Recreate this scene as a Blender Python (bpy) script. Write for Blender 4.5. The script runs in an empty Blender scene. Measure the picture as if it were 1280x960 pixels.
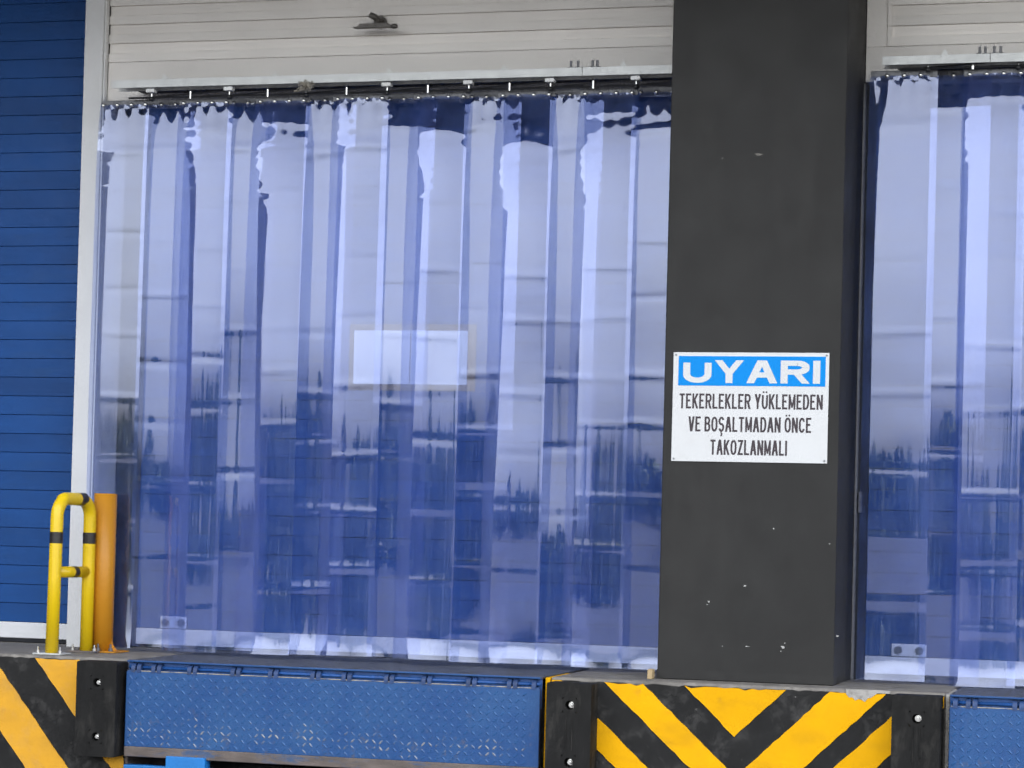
import bpy, bmesh, math, random
from mathutils import Vector, Matrix
import numpy as np

S = bpy.context.scene
COL = S.collection
rad = math.radians

# ------------------------------------------------------------------ camera
FPX, YAW, PITCH, ROLL, PPY = 3000.0, 0.27021, 0.0254, 0.02597, 592.24
CAM = Vector((0.0, -11.6, 1.85))
_F = Vector((-math.sin(YAW) * math.cos(PITCH), math.cos(YAW) * math.cos(PITCH), math.sin(PITCH)))
_R = _F.cross(Vector((0, 0, 1))).normalized()
_U = _R.cross(_F)
_R2 = _R * math.cos(ROLL) + _U * math.sin(ROLL)
_U2 = _U * math.cos(ROLL) - _R * math.sin(ROLL)
cd = bpy.data.cameras.new('camera')
cd.sensor_width = 36.0
cd.lens = FPX / 1280.0 * 36.0
cd.shift_y = (PPY - 480.0) / 1280.0
cd.clip_end = 2000.0
cam = bpy.data.objects.new('camera', cd)
m3 = Matrix((_R2, _U2, -_F)).transposed()
cam.matrix_world = Matrix.Translation(CAM) @ m3.to_4x4()
COL.objects.link(cam)
S.camera = cam

# ------------------------------------------------------------------ sky, sun, exposure
SUN_EL, SUN_AZ = 55.0, 30.0           # azimuth clockwise from +Y: the sun stands behind the building, so the dock is in open shade
W = bpy.data.worlds.new('World')
S.world = W
W.use_nodes = True
wn, wl = W.node_tree.nodes, W.node_tree.links
sky = wn.new('ShaderNodeTexSky')
sky.sky_type = 'NISHITA'
sky.sun_disc = False
sky.sun_elevation = rad(SUN_EL)
sky.sun_rotation = rad(SUN_AZ)
sky.air_density = 1.0
sky.dust_density = 4.0
hs = wn.new('ShaderNodeHueSaturation')
hs.inputs['Saturation'].default_value = 0.22
wl.new(sky.outputs[0], hs.inputs['Color'])
wl.new(hs.outputs[0], wn['Background'].inputs[0])
wn['Background'].inputs[1].default_value = 0.12
sd = bpy.data.lights.new('sun', 'SUN')
sd.energy = 1.2
sd.angle = rad(15)
sd.color = (1.0, 0.97, 0.93)
sun = bpy.data.objects.new('sun', sd)
_az, _el = rad(SUN_AZ), rad(SUN_EL)
sv = Vector((math.sin(_az) * math.cos(_el), math.cos(_az) * math.cos(_el), math.sin(_el)))
sun.rotation_euler = sv.to_track_quat('Z', 'Y').to_euler()
sun.location = sv * 40
COL.objects.link(sun)
vs = S.view_settings
vs.view_transform = 'Standard'
vs.look = 'None'
vs.gamma = 1.0
vs.use_curve_mapping = False
vs.exposure = 3.12
S.cycles.max_bounces = 10
S.cycles.transparent_max_bounces = 40
S.cycles.glossy_bounces = 5
S.cycles.diffuse_bounces = 4
S.cycles.caustics_reflective = False
S.cycles.caustics_refractive = False
S.cycles.use_denoising = True
S.cycles.denoising_input_passes = 'RGB'     # the guides would print what lies behind the clear sheets over their reflections


def at(px, py, Y):
    """world point on the plane Y that the photograph shows at pixel (px, py)"""
    d = _R2 * ((px - 640.0) / FPX) + _U2 * ((PPY - py) / FPX) + _F
    return CAM + d * ((Y - CAM.y) / d.y)


# ------------------------------------------------------------------ materials
def newmat(name):
    m = bpy.data.materials.new(name)
    m.use_nodes = True
    nt = m.node_tree
    return m, nt.nodes, nt.links, nt.nodes['Principled BSDF']


def coords(n, l, per_object=True):
    tc = n.new('ShaderNodeTexCoord')
    if not per_object:
        return tc.outputs['Object']
    oi = n.new('ShaderNodeObjectInfo')
    mu = n.new('ShaderNodeMath'); mu.operation = 'MULTIPLY'; mu.inputs[1].default_value = 37.0
    l.new(oi.outputs['Random'], mu.inputs[0])
    va = n.new('ShaderNodeVectorMath'); va.operation = 'ADD'
    l.new(tc.outputs['Object'], va.inputs[0]); l.new(mu.outputs[0], va.inputs[1])
    return va.outputs[0]


def noise(n, l, vec, scale, detail=4, rough=0.55, stretch=None):
    if stretch:
        mp = n.new('ShaderNodeMapping'); mp.inputs['Scale'].default_value = stretch
        l.new(vec, mp.inputs[0]); vec = mp.outputs[0]
    t = n.new('ShaderNodeTexNoise')
    t.inputs['Scale'].default_value = scale
    t.inputs['Detail'].default_value = detail
    t.inputs['Roughness'].default_value = rough
    l.new(vec, t.inputs['Vector'])
    return t.outputs['Fac']


def ramp(n, l, fac, a, b, ca=(0, 0, 0, 1), cb=(1, 1, 1, 1)):
    r = n.new('ShaderNodeValToRGB')
    r.color_ramp.elements[0].position = a; r.color_ramp.elements[0].color = ca
    r.color_ramp.elements[1].position = b; r.color_ramp.elements[1].color = cb
    l.new(fac, r.inputs[0])
    return r.outputs[0]


def mix(n, l, fac, a, b, mode='MIX'):
    x = n.new('ShaderNodeMix'); x.data_type = 'RGBA'; x.blend_type = mode
    if isinstance(fac, (int, float)): x.inputs[0].default_value = fac
    else: l.new(fac, x.inputs[0])
    for sock, v in ((x.inputs[6], a), (x.inputs[7], b)):
        if isinstance(v, tuple): sock.default_value = v if len(v) == 4 else v + (1,)
        else: l.new(v, sock)
    return x.outputs[2]


def paint(name, col, rough=0.5, var=0.12, scale=6.0, dirt=None, dirt_lo=0.6, dirt_hi=0.75, dirt_scale=9.0,
          metal=0.0, bump=0.0, bump_scale=120.0, stretch=None, spec=0.5, per_object=True, speck=None, smear=None):
    m, n, l, p = newmat(name)
    v = coords(n, l, per_object)
    f = noise(n, l, v, scale, 5, 0.6, stretch)
    lo = tuple(c * (1 - var) for c in col) + (1,)
    hi = tuple(min(1, c * (1 + var)) for c in col) + (1,)
    c = ramp(n, l, f, 0.3, 0.7, lo, hi)
    if dirt:
        d = ramp(n, l, noise(n, l, v, dirt_scale, 8, 0.7, stretch), dirt_lo, dirt_hi)
        c = mix(n, l, d, c, dirt)
    if speck:
        d2 = ramp(n, l, noise(n, l, v, 70.0, 3, 0.6), speck[0], speck[0] + 0.03)
        c = mix(n, l, d2, c, speck[1])
    if smear:
        sm = ramp(n, l, noise(n, l, v, smear[2], 6, 0.65, smear[3]), 0.50, 0.78, (0, 0, 0, 1), (smear[1],) * 3 + (1,))
        c = mix(n, l, sm, c, smear[0])
    if per_object:
        oi = n.new('ShaderNodeObjectInfo')
        mr = n.new('ShaderNodeMapRange'); mr.inputs[3].default_value = 0.93; mr.inputs[4].default_value = 1.06
        l.new(oi.outputs['Random'], mr.inputs[0])
        hv = n.new('ShaderNodeHueSaturation'); l.new(mr.outputs[0], hv.inputs['Value']); l.new(c, hv.inputs['Color'])
        c = hv.outputs[0]
    l.new(c, p.inputs['Base Color'])
    p.inputs['Roughness'].default_value = rough
    p.inputs['Metallic'].default_value = metal
    p.inputs['Specular IOR Level'].default_value = spec
    rr = n.new('ShaderNodeMapRange'); rr.inputs[3].default_value = rough * 0.8; rr.inputs[4].default_value = min(1, rough * 1.25)
    l.new(noise(n, l, v, scale * 3, 4), rr.inputs[0]); l.new(rr.outputs[0], p.inputs['Roughness'])
    if bump:
        b = n.new('ShaderNodeBump'); b.inputs['Strength'].default_value = bump; b.inputs['Distance'].default_value = 0.002
        l.new(noise(n, l, v, bump_scale, 5), b.inputs['Height']); l.new(b.outputs[0], p.inputs['Normal'])
    return m


def pvc(name, tint=(0.862, 0.893, 0.990), haze=0.064, hcol=(0.24, 0.41, 1.0)):
    """clear blue-tinted PVC sheet: each face lets light through, reflects by Fresnel, and carries a thin film of dust"""
    m, n, l, p = newmat(name)
    n.remove(p)
    out = n['Material Output']
    v = coords(n, l, True)
    wav = noise(n, l, v, 2.6, 1, 0.4, (1.0, 1.0, 1.0))
    fine = noise(n, l, v, 26.0, 3, 0.6, (1.0, 1.0, 0.25))
    ad = n.new('ShaderNodeMath'); ad.operation = 'MULTIPLY_ADD'; ad.inputs[1].default_value = 0.010
    l.new(fine, ad.inputs[0]); l.new(wav, ad.inputs[2])
    b = n.new('ShaderNodeBump'); b.inputs['Strength'].default_value = 1.0; b.inputs['Distance'].default_value = 0.0020
    l.new(ad.outputs[0], b.inputs['Height'])
    lw = n.new('ShaderNodeLayerWeight'); lw.inputs['Blend'].default_value = 0.5
    l.new(b.outputs[0], lw.inputs['Normal'])
    pw = n.new('ShaderNodeMath'); pw.operation = 'POWER'; pw.inputs[1].default_value = 5.0
    l.new(lw.outputs['Facing'], pw.inputs[0])
    fr = n.new('ShaderNodeMath'); fr.operation = 'MULTIPLY_ADD'; fr.inputs[1].default_value = 0.95; fr.inputs[2].default_value = 0.074
    l.new(pw.outputs[0], fr.inputs[0])
    tr = n.new('ShaderNodeBsdfTransparent'); tr.inputs[0].default_value = tint + (1,)
    gl = n.new('ShaderNodeBsdfGlossy'); gl.inputs['Roughness'].default_value = 0.02
    gl.inputs['Color'].default_value = (0.85, 0.875, 1.0, 1)      # much of it comes back from inside the dyed sheet
    l.new(b.outputs[0], gl.inputs['Normal'])
    df = n.new('ShaderNodeBsdfDiffuse'); df.inputs[0].default_value = hcol + (1,)
    tl = n.new('ShaderNodeBsdfTranslucent'); tl.inputs[0].default_value = hcol + (1,)
    dd = n.new('ShaderNodeMixShader'); dd.inputs[0].default_value = 0.4
    l.new(df.outputs[0], dd.inputs[1]); l.new(tl.outputs[0], dd.inputs[2])
    # dust: cloudy with vertical rub marks and fine scratches
    dn = ramp(n, l, noise(n, l, v, 5.0, 8, 0.7, (1.0, 1.0, 0.6)), 0.35, 0.75)
    sc = ramp(n, l, noise(n, l, v, 60.0, 4, 0.7, (1.0, 1.0, 0.06)), 0.58, 0.75)
    du = n.new('ShaderNodeMath'); du.operation = 'MULTIPLY_ADD'; du.inputs[1].default_value = haze * 1.7; du.inputs[2].default_value = haze * 0.15
    l.new(dn, du.inputs[0])
    d2 = n.new('ShaderNodeMath'); d2.operation = 'MULTIPLY_ADD'; d2.inputs[1].default_value = 0.09
    l.new(sc, d2.inputs[0]); l.new(du.outputs[0], d2.inputs[2])
    rg = n.new('ShaderNodeMapRange'); rg.inputs[1].default_value = 0.38; rg.inputs[2].default_value = 0.72
    rg.inputs[3].default_value = 0.012; rg.inputs[4].default_value = 0.09
    l.new(noise(n, l, v, 4.0, 7, 0.68, (1.0, 1.0, 0.7)), rg.inputs[0]); l.new(rg.outputs[0], gl.inputs['Roughness'])
    m1 = n.new('ShaderNodeMixShader'); l.new(d2.outputs[0], m1.inputs[0]); l.new(tr.outputs[0], m1.inputs[1]); l.new(dd.outputs[0], m1.inputs[2])
    m2 = n.new('ShaderNodeMixShader'); l.new(fr.outputs[0], m2.inputs[0]); l.new(m1.outputs[0], m2.inputs[1]); l.new(gl.outputs[0], m2.inputs[2])
    l.new(m2.outputs[0], out.inputs[0])
    return m


M = {}
M['pvc'] = pvc('clear_pvc')
M['door_blue'] = paint('door_blue', (0.0090, 0.073, 0.268), 0.5, 0.16, 3.0, dirt=(0.018, 0.075, 0.22), dirt_lo=0.55, dirt_hi=0.8, dirt_scale=5, stretch=(0.5, 1, 2.0), bump=0.25, bump_scale=90, spec=0.28)
M['navy'] = paint('navy_paint', (0.018, 0.03, 0.15), 0.5, 0.15)
M['dark_gap'] = paint('dark_seal', (0.012, 0.014, 0.02), 0.7, 0.2)
M['white'] = paint('white_frame', (0.76, 0.755, 0.74), 0.5, 0.05, 3.0, dirt=(0.58, 0.56, 0.52), dirt_lo=0.6, dirt_hi=0.95, dirt_scale=4)
M['alu'] = paint('door_rail_white', (0.84, 0.84, 0.85), 0.4, 0.06, 8.0, dirt=(0.4, 0.4, 0.42), dirt_lo=0.6, dirt_hi=0.85)
M['beige'] = paint('beige_cladding', (0.86, 0.815, 0.76), 0.5, 0.05, 4.0, dirt=(0.60, 0.55, 0.49), dirt_lo=0.62, dirt_hi=0.95, dirt_scale=6, bump=0.15, bump_scale=300)
M['galv'] = paint('galvanised', (0.58, 0.585, 0.57), 0.45, 0.12, 18.0, dirt=(0.45, 0.46, 0.45), dirt_lo=0.5, dirt_hi=0.75, dirt_scale=25, metal=0.25, bump=0.1)
M['steel'] = paint('stainless', (0.75, 0.74, 0.72), 0.22, 0.08, 30.0, metal=0.9)
M['dull_steel'] = paint('dull_steel', (0.16, 0.16, 0.17), 0.5, 0.3, 40.0, metal=0.4, dirt=(0.4, 0.4, 0.42), dirt_lo=0.6, dirt_hi=0.7, dirt_scale=120)
M['black'] = paint('black_metal', (0.012, 0.012, 0.014), 0.5, 0.2)
M['white_plastic'] = paint('white_plastic', (0.8, 0.8, 0.78), 0.4, 0.05)
M['pillar'] = paint('charcoal_sheet', (0.0300, 0.0290, 0.0275), 0.62, 0.05, 2.0, dirt=(0.040, 0.039, 0.037), dirt_lo=0.45, dirt_hi=0.95, dirt_scale=4, bump=0.08, bump_scale=160, speck=(0.78, (0.16, 0.15, 0.14)), spec=0.25, smear=((0.065, 0.062, 0.058), 0.28, 2.2, (2.2, 2.2, 0.35)))
M['concrete'] = paint('concrete', (0.26, 0.24, 0.215), 0.85, 0.25, 7.0, dirt=(0.09, 0.085, 0.08), dirt_lo=0.45, dirt_hi=0.75, dirt_scale=12, bump=0.5, bump_scale=60)
M['concrete_pale'] = paint('broken_concrete', (0.42, 0.40, 0.37), 0.9, 0.2, 20.0, bump=0.8, bump_scale=80, dirt=(0.2, 0.18, 0.16), dirt_lo=0.5, dirt_hi=0.7, dirt_scale=25)
M['black_paint'] = paint('black_wall_paint', (0.021, 0.0205, 0.020), 0.72, 0.2, 5.0, dirt=(0.11, 0.105, 0.10), dirt_lo=0.52, dirt_hi=0.85, dirt_scale=10, bump=0.4, bump_scale=70, speck=(0.72, (0.25, 0.24, 0.22)), spec=0.2)
M['yellow_paint'] = paint('yellow_wall_paint', (0.90, 0.45, 0.002), 0.7, 0.06, 4.0, dirt=(0.42, 0.23, 0.03), dirt_lo=0.6, dirt_hi=0.85, dirt_scale=9, bump=0.3, bump_scale=70, speck=(0.74, (0.14, 0.09, 0.03)), spec=0.15, smear=((0.10, 0.06, 0.02), 0.3, 3.5, (1.0, 1.0, 2.6)))
M['amber_paint'] = paint('amber_wall_paint', (0.84, 0.42, 0.035), 0.6, 0.06, 4.0, dirt=(0.62, 0.35, 0.09), dirt_lo=0.5, dirt_hi=0.85, dirt_scale=9, bump=0.3, bump_scale=70, speck=(0.76, (0.2, 0.13, 0.05)), spec=0.2, smear=((0.14, 0.10, 0.05), 0.28, 3.5, (1.0, 1.0, 2.6)))
M['rubber'] = paint('black_rubber', (0.014, 0.0135, 0.013), 0.7, 0.25, 9.0, dirt=(0.06, 0.056, 0.05), dirt_lo=0.5, dirt_hi=0.8, dirt_scale=14, bump=0.5, bump_scale=45, stretch=(1.0, 1.0, 0.35), spec=0.2)
M['hoop_yellow'] = paint('yellow_gloss', (0.84, 0.57, 0.008), 0.3, 0.04, 5.0, dirt=(0.55, 0.36, 0.02), dirt_lo=0.62, dirt_hi=0.8, dirt_scale=12, speck=(0.73, (0.10, 0.06, 0.03)), bump=0.15, bump_scale=40)
M['band'] = paint('black_tape', (0.02, 0.016, 0.014), 0.4, 0.1)
M['orange'] = paint('orange_paint', (0.60, 0.255, 0.014), 0.45, 0.10, 4.0, dirt=(0.32, 0.13, 0.03), dirt_lo=0.54, dirt_hi=0.8, dirt_scale=7, stretch=(1, 1, 0.4), speck=(0.72, (0.10, 0.05, 0.03)), bump=0.2, bump_scale=40)
M['sign_white'] = paint('sign_white', (0.70, 0.70, 0.695), 0.4, 0.02, dirt=(0.62, 0.61, 0.59), dirt_lo=0.55, dirt_hi=0.9, dirt_scale=5, spec=0.3)
M['sign_blue'] = paint('sign_blue', (0.001, 0.285, 0.80), 0.5, 0.04, 3.0, spec=0.15)
M['ink'] = paint('sign_ink', (0.035, 0.022, 0.028), 0.5, 0.15, 10.0)
M['paper'] = paint('paper', (0.92, 0.92, 0.91), 0.7, 0.02)
M['brown_tape'] = paint('brown_tape', (0.20, 0.13, 0.09), 0.6, 0.2, 14.0)
M['rust'] = paint('rusty_steel', (0.16, 0.13, 0.115), 0.75, 0.35, 12.0, dirt=(0.07, 0.11, 0.20), dirt_lo=0.52, dirt_hi=0.62, dirt_scale=10, bump=0.6, bump_scale=50, stretch=(0.5, 1, 1.5))
M['bright_blue'] = paint('bright_blue_paint', (0.016, 0.20, 0.56), 0.4, 0.12, 10.0)
M['deck'] = paint('worn_deck_plate', (0.085, 0.09, 0.10), 0.55, 0.3, 14.0, metal=0.3, dirt=(0.05, 0.06, 0.09), dirt_lo=0.5, dirt_hi=0.7)
M['wood'] = paint('pale_wood', (0.5, 0.37, 0.2), 0.7, 0.15, 20.0)
M['chip'] = paint('white_chip', (0.48, 0.47, 0.45), 0.8, 0.1)
M['handle'] = paint('aged_zinc', (0.12, 0.11, 0.10), 0.5, 0.25, 40.0, metal=0.5)
M['cotton'] = paint('fibre_tuft', (0.42, 0.38, 0.31), 0.9, 0.2, 40.0)
M['yard'] = paint('yard_asphalt', (0.055, 0.055, 0.056), 0.85, 0.25, 0.4, dirt=(0.06, 0.06, 0.06), dirt_lo=0.5, dirt_hi=0.7, dirt_scale=0.7, per_object=False)
M['jamb_metal'] = paint('jamb_metal', (0.19, 0.185, 0.18), 0.55, 0.2, 10.0)
M['soffit'] = paint('canopy_sheet', (0.62, 0.62, 0.61), 0.6, 0.1, 1.0, per_object=False)
M['added_wall'] = paint('added_wall_dark', (0.06, 0.065, 0.08), 0.6, 0.1, 1.0, per_object=False)  # dark tone for the added wall that the curtain edges mirror
M['leaf'] = paint('leaf', (0.12, 0.14, 0.09), 0.7, 0.4, 0.3, per_object=False)
M['wallback'] = paint('render_wall', (0.3, 0.29, 0.27), 0.8, 0.1, per_object=False)


def lip_material(name, treads):
    """blue checker plate: paint rubbed to bare steel on the raised pattern along a band where trucks touch, grime towards the edge"""
    m, n, l, p = newmat(name)
    tc = n.new('ShaderNodeTexCoord'); v = tc.outputs['Object']
    sx = n.new('ShaderNodeSeparateXYZ'); l.new(v, sx.inputs[0])
    base = ramp(n, l, noise(n, l, v, 3.5, 8, 0.7), 0.3, 0.72, (0.008, 0.060, 0.22, 1), (0.030, 0.108, 0.275, 1))
    gr = ramp(n, l, noise(n, l, v, 16, 8, 0.7), 0.56, 0.70)
    h = n.new('ShaderNodeMapRange'); h.inputs[1].default_value = 0.30; h.inputs[2].default_value = 0.02; h.inputs[3].default_value = 0.22; h.inputs[4].default_value = 0.9
    l.new(sx.outputs['Z'], h.inputs[0])
    mm = n.new('ShaderNodeMath'); mm.operation = 'MULTIPLY'; l.new(gr, mm.inputs[0]); l.new(h.outputs[0], mm.inputs[1])
    c = mix(n, l, mm.outputs[0], base, (0.12, 0.10, 0.085, 1))
    p.inputs['Roughness'].default_value = 0.42
    if treads:
        c = mix(n, l, 0.28, c, (0.10, 0.24, 0.50, 1)); p.inputs['Roughness'].default_value = 0.3
        # distance from the rubbed height
        ds = n.new('ShaderNodeMath'); ds.operation = 'SUBTRACT'; ds.inputs[1].default_value = 0.125
        l.new(sx.outputs['Z'], ds.inputs[0])
        ab = n.new('ShaderNodeMath'); ab.operation = 'ABSOLUTE'; l.new(ds.outputs[0], ab.inputs[0])
        w = n.new('ShaderNodeMapRange'); w.inputs[1].default_value = 0.0; w.inputs[2].default_value = 0.10; w.inputs[3].default_value = 0.22; w.inputs[4].default_value = 0.0
        l.new(ab.outputs[0], w.inputs[0])
        s2 = n.new('ShaderNodeMath'); s2.operation = 'ADD'; l.new(w.outputs[0], s2.inputs[0]); l.new(noise(n, l, v, 9, 4, 0.7), s2.inputs[1])
        k = ramp(n, l, s2.outputs[0], 0.64, 0.80)
        c = mix(n, l, k, c, (0.34, 0.35, 0.36, 1))
    p.inputs['Specular IOR Level'].default_value = 0.4
    l.new(c, p.inputs['Base Color'])
    return m


M['lip'] = lip_material('lip_plate_blue', False)
M['tread'] = lip_material('lip_tread_blue', True)


# ------------------------------------------------------------------ mesh helpers
class MB:
    def __init__(self): self.v, self.f = [], []

    def add(self, vs_, fs_):
        o = len(self.v)
        self.v += [tuple(x) for x in vs_]
        self.f += [tuple(i + o for i in f) for f in fs_]
        return self

    def box(self, x0, x1, y0, y1, z0, z1):
        v = [(x0, y0, z0), (x1, y0, z0), (x1, y1, z0), (x0, y1, z0), (x0, y0, z1), (x1, y0, z1), (x1, y1, z1), (x0, y1, z1)]
        return self.add(v, [(0, 3, 2, 1), (4, 5, 6, 7), (0, 1, 5, 4), (1, 2, 6, 5), (2, 3, 7, 6), (3, 0, 4, 7)])

    def tube(self, pts, r, seg=16, cap=True, radii=None):
        pts = [Vector(p) for p in pts]
        rings = []
        up = None
        for i, p in enumerate(pts):
            t = (pts[min(i + 1, len(pts) - 1)] - pts[max(i - 1, 0)]).normalized()
            if up is None:
                up = Vector((0, 0, 1)) if abs(t.z) < 0.9 else Vector((1, 0, 0))
            a = t.cross(up).normalized(); b = a.cross(t).normalized(); up = b
            rr = radii[i] if radii else r
            rings.append([p + (a * math.cos(2 * math.pi * k / seg) + b * math.sin(2 * math.pi * k / seg)) * rr for k in range(seg)])
        vv = [q for ring in rings for q in ring]
        ff = []
        for i in range(len(rings) - 1):
            for k in range(seg):
                k2 = (k + 1) % seg
                ff.append((i * seg + k, i * seg + k2, (i + 1) * seg + k2, (i + 1) * seg + k))
        if cap:
            ff.append(tuple(range(seg - 1, -1, -1)))
            ff.append(tuple((len(rings) - 1) * seg + k for k in range(seg)))
        return self.add(vv, ff)

    def prism(self, outline, y0, y1):
        """outline of (x, z) counter-clockwise seen from -Y, extruded from y0 (front) to y1"""
        k = len(outline)
        v = [(x, y0, z) for x, z in outline] + [(x, y1, z) for x, z in outline]
        f = [tuple(range(k)), tuple(range(2 * k - 1, k - 1, -1))]
        f += [(i, i + k, (i + 1) % k + k, (i + 1) % k) for i in range(k)]
        return self.add(v, f)

    def mesh(self, name, bevel=0.0, segs=2, smooth=False):
        me = bpy.data.meshes.new(name)
        me.from_pydata(self.v, [], self.f)
        bm = bmesh.new(); bm.from_mesh(me)
        bmesh.ops.recalc_face_normals(bm, faces=bm.faces)
        if bevel:
            es = [e for e in bm.edges if len(e.link_faces) == 2 and e.calc_face_angle(0) > 0.6]
            bmesh.ops.bevel(bm, geom=es, offset=bevel, segments=segs, affect='EDGES', profile=0.5, clamp_overlap=True)
        bm.to_mesh(me); bm.free()
        if smooth:
            for p in me.polygons: p.use_smooth = True
        return me


def link(name, me, mat, parent=None, loc=(0, 0, 0), rot=None):
    o = bpy.data.objects.new(name, me)
    if mat is not None and me is not None and not me.materials:
        me.materials.append(M[mat] if isinstance(mat, str) else mat)
    o.location = loc
    if rot: o.rotation_euler = rot
    if parent is not None: o.parent = parent
    COL.objects.link(o)
    return o


def build(name, mb, mat, parent=None, loc=(0, 0, 0), bevel=0.0, segs=2, smooth=False, rot=None):
    me = mb.mesh(name, bevel, segs, smooth)
    return link(name, me, mat, parent, loc, rot)


def thing(name, label, cat, loc=(0, 0, 0), group=None):
    o = bpy.data.objects.new(name, None)
    o.empty_display_size = 0.1
    o.location = loc
    o['label'] = label; o['category'] = cat
    if group: o['group'] = group
    COL.objects.link(o)
    return o


def structure(o, kind='structure'):
    o['kind'] = kind
    return o


def smooth_by_angle(me, ang=0.7):
    bm = bmesh.new(); bm.from_mesh(me)
    for f in bm.faces: f.smooth = True
    for e in bm.edges:
        if len(e.link_faces) == 2 and e.calc_face_angle(0) > ang: e.smooth = False
    bm.to_mesh(me); bm.free()


ZD = 1.20            # dock floor level
YE = -0.85           # dock edge
YDOOR = 0.25         # doors stand back in their openings

# ------------------------------------------------------------------ setting
g = MB().add([(-400, -400, 0), (400, -400, 0), (400, 400, 0), (-400, 400, 0)], [(0, 1, 2, 3)])
structure(build('ground', g, 'yard'))
structure(build('wall_back', MB().box(-16, 12, 0.45, 0.75, 0, 7.5), 'wallback'))
structure(build('wall_upper', MB().box(-16, 12, 0.10, 0.44, 4.98, 7.5), 'wallback'))
structure(build('dock_floor', MB().box(-16, 9, 0.02, 0.44, 0, ZD - 0.002), 'concrete'))
c = MB().box(-16, 9, -2.6, 0.09, 5.16, 5.30)
for i in range(9):
    c.box(-15 + i * 2.9, -14.88 + i * 2.9, -2.55, 0.05, 5.04, 5.16)
c.box(-16, 9, -2.72, -2.6, 5.06, 5.45)
structure(build('canopy_roof', c, 'soffit'))
structure(build('wall_added_dark', MB().box(-14.6, -14.0, -17, 0.44, 0, 7.2), 'added_wall'))  # unseen wall, added so the curled strip edges reflect something dark

# the line of trees across the yard (seen only as it mirrors in the curtains)
rng = random.Random(5)
lf = MB()
for i in range(210):
    az = rad(rng.uniform(-75, 75))
    dist = rng.uniform(85, 120)
    cx, cy = dist * math.sin(az) - 3, -dist * math.cos(az)
    tall = 3.2 + 3.6 * rng.random() ** 2 + (2.5 if az > rad(12) else 0.0) * rng.random()
    w = tall * rng.uniform(0.45, 0.75)
    lf.tube([(cx, cy, -0.05), (cx, cy, tall * 0.5)], 0.12, 5)
    for k in range(120):
        u, t = rng.random(), rng.uniform(0, 2 * math.pi)
        zz = tall * (0.18 + 0.82 * u)
        rr = w * math.sqrt(rng.random()) * math.sin(math.pi * min(1, 0.12 + 0.86 * u)) ** 0.6
        q = Vector((cx + rr * math.cos(t), cy + rr * math.sin(t), zz))
        a = Vector((rng.gauss(0, 1), rng.gauss(0, 1), rng.gauss(0, 1))).normalized()
        b = a.orthogonal().normalized(); s_ = rng.uniform(0.5, 1.1)
        lf.add([q + a * s_, q + b * s_ * 0.6, q - a * s_, q - b * s_ * 0.6], [(0, 1, 2, 3)])
me = bpy.data.meshes.new('trees'); me.from_pydata(lf.v, [], lf.f)
structure(link('far_tree_belt', me, 'leaf'), 'stuff')


# ------------------------------------------------------------------ dock walls with chevrons
def clip_poly(poly, x0, x1, z0, z1):
    def cut(ps, ins, inter):
        out = []
        for i in range(len(ps)):
            a, b = ps[i], ps[(i + 1) % len(ps)]
            if ins(a): out.append(a)
            if ins(a) != ins(b): out.append(inter(a, b))
        return out
    def ix(xc): return lambda a, b: (xc, a[1] + (b[1] - a[1]) * (xc - a[0]) / (b[0] - a[0]))
    def iz(zc): return lambda a, b: (a[0] + (b[0] - a[0]) * (zc - a[1]) / (b[1] - a[1]), zc)
    for ins, it in ((lambda p: p[0] >= x0, ix(x0)), (lambda p: p[0] <= x1, ix(x1)), (lambda p: p[1] >= z0, iz(z0)), (lambda p: p[1] <= z1, iz(z1))):
        if not poly: return poly
        poly = cut(poly, ins, it)
    return poly


def ragged(poly, rng, step=0.03, amp=0.0025, top=None):
    """paint edges are not ruler straight; along the top edge the paint has chipped away"""
    out = []
    for i in range(len(poly)):
        a, b = Vector(poly[i] + (0,)), Vector(poly[(i + 1) % len(poly)] + (0,))
        d = b - a; L = d.length
        if L < 1e-5: continue
        nrm = Vector((-d.y, d.x, 0)) / L
        k = max(1, int(L / step))
        on_top = top is not None and abs(a.y - top) < 1e-4 and abs(b.y - top) < 1e-4
        for j in range(k):
            p = a + d * (j / k)
            if j > 0:
                p = p + nrm * rng.uniform(-amp, amp)
                if on_top: p.y = top - (0.002 + 0.010 * rng.random() ** 3)
            out.append((p.x, p.y))
    return out


def dock_wall(name, label, x0, x1, stripes, mat, back=0.02, seed=1):
    r = random.Random(seed)
    t = thing(name, label, 'wall', (x0, YE, 0))
    b = MB().box(0, x1 - x0, 0, back - YE - 0.0, 0, ZD)
    build('concrete_body', b, 'concrete', t, bevel=0.012, segs=2)
    top = ZD - 0.010
    top_line = []
    k = int((x1 - x0) / 0.025)
    for i in range(k + 1):
        top_line.append((0.004 + (x1 - x0 - 0.008) * i / k, top - 0.003 - 0.010 * r.random() ** 3))
    outline = [(0.004, 0.02), (x1 - x0 - 0.004, 0.02)] + top_line[::-1]
    build('black_coat', MB().prism(outline, -0.003, 0.001), 'black_paint', t)
    for poly in stripes:
        poly = clip_poly(poly, x0 + 0.006, x1 - 0.006, 0.03, top - 0.004)
        if len(poly) < 3: continue
        area = sum(poly[i][0] * poly[(i + 1) % len(poly)][1] - poly[(i + 1) % len(poly)][0] * poly[i][1] for i in range(len(poly)))
        if area < 0: poly = poly[::-1]
        poly = ragged(poly, r, top=top - 0.004)
        build('stripe', MB().prism([(x - x0, z) for x, z in poly], -0.007, -0.002), mat, t)
    return t


def band(xtop0, xtop1, slope, zt=ZD, depth=1.3):
    """a slanting stripe: its two ends on the top edge, and how far it runs sideways per metre down"""
    return [(xtop0, zt), (xtop1, zt), (xtop1 + slope * depth, zt - depth), (xtop0 + slope * depth, zt - depth)]


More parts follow.
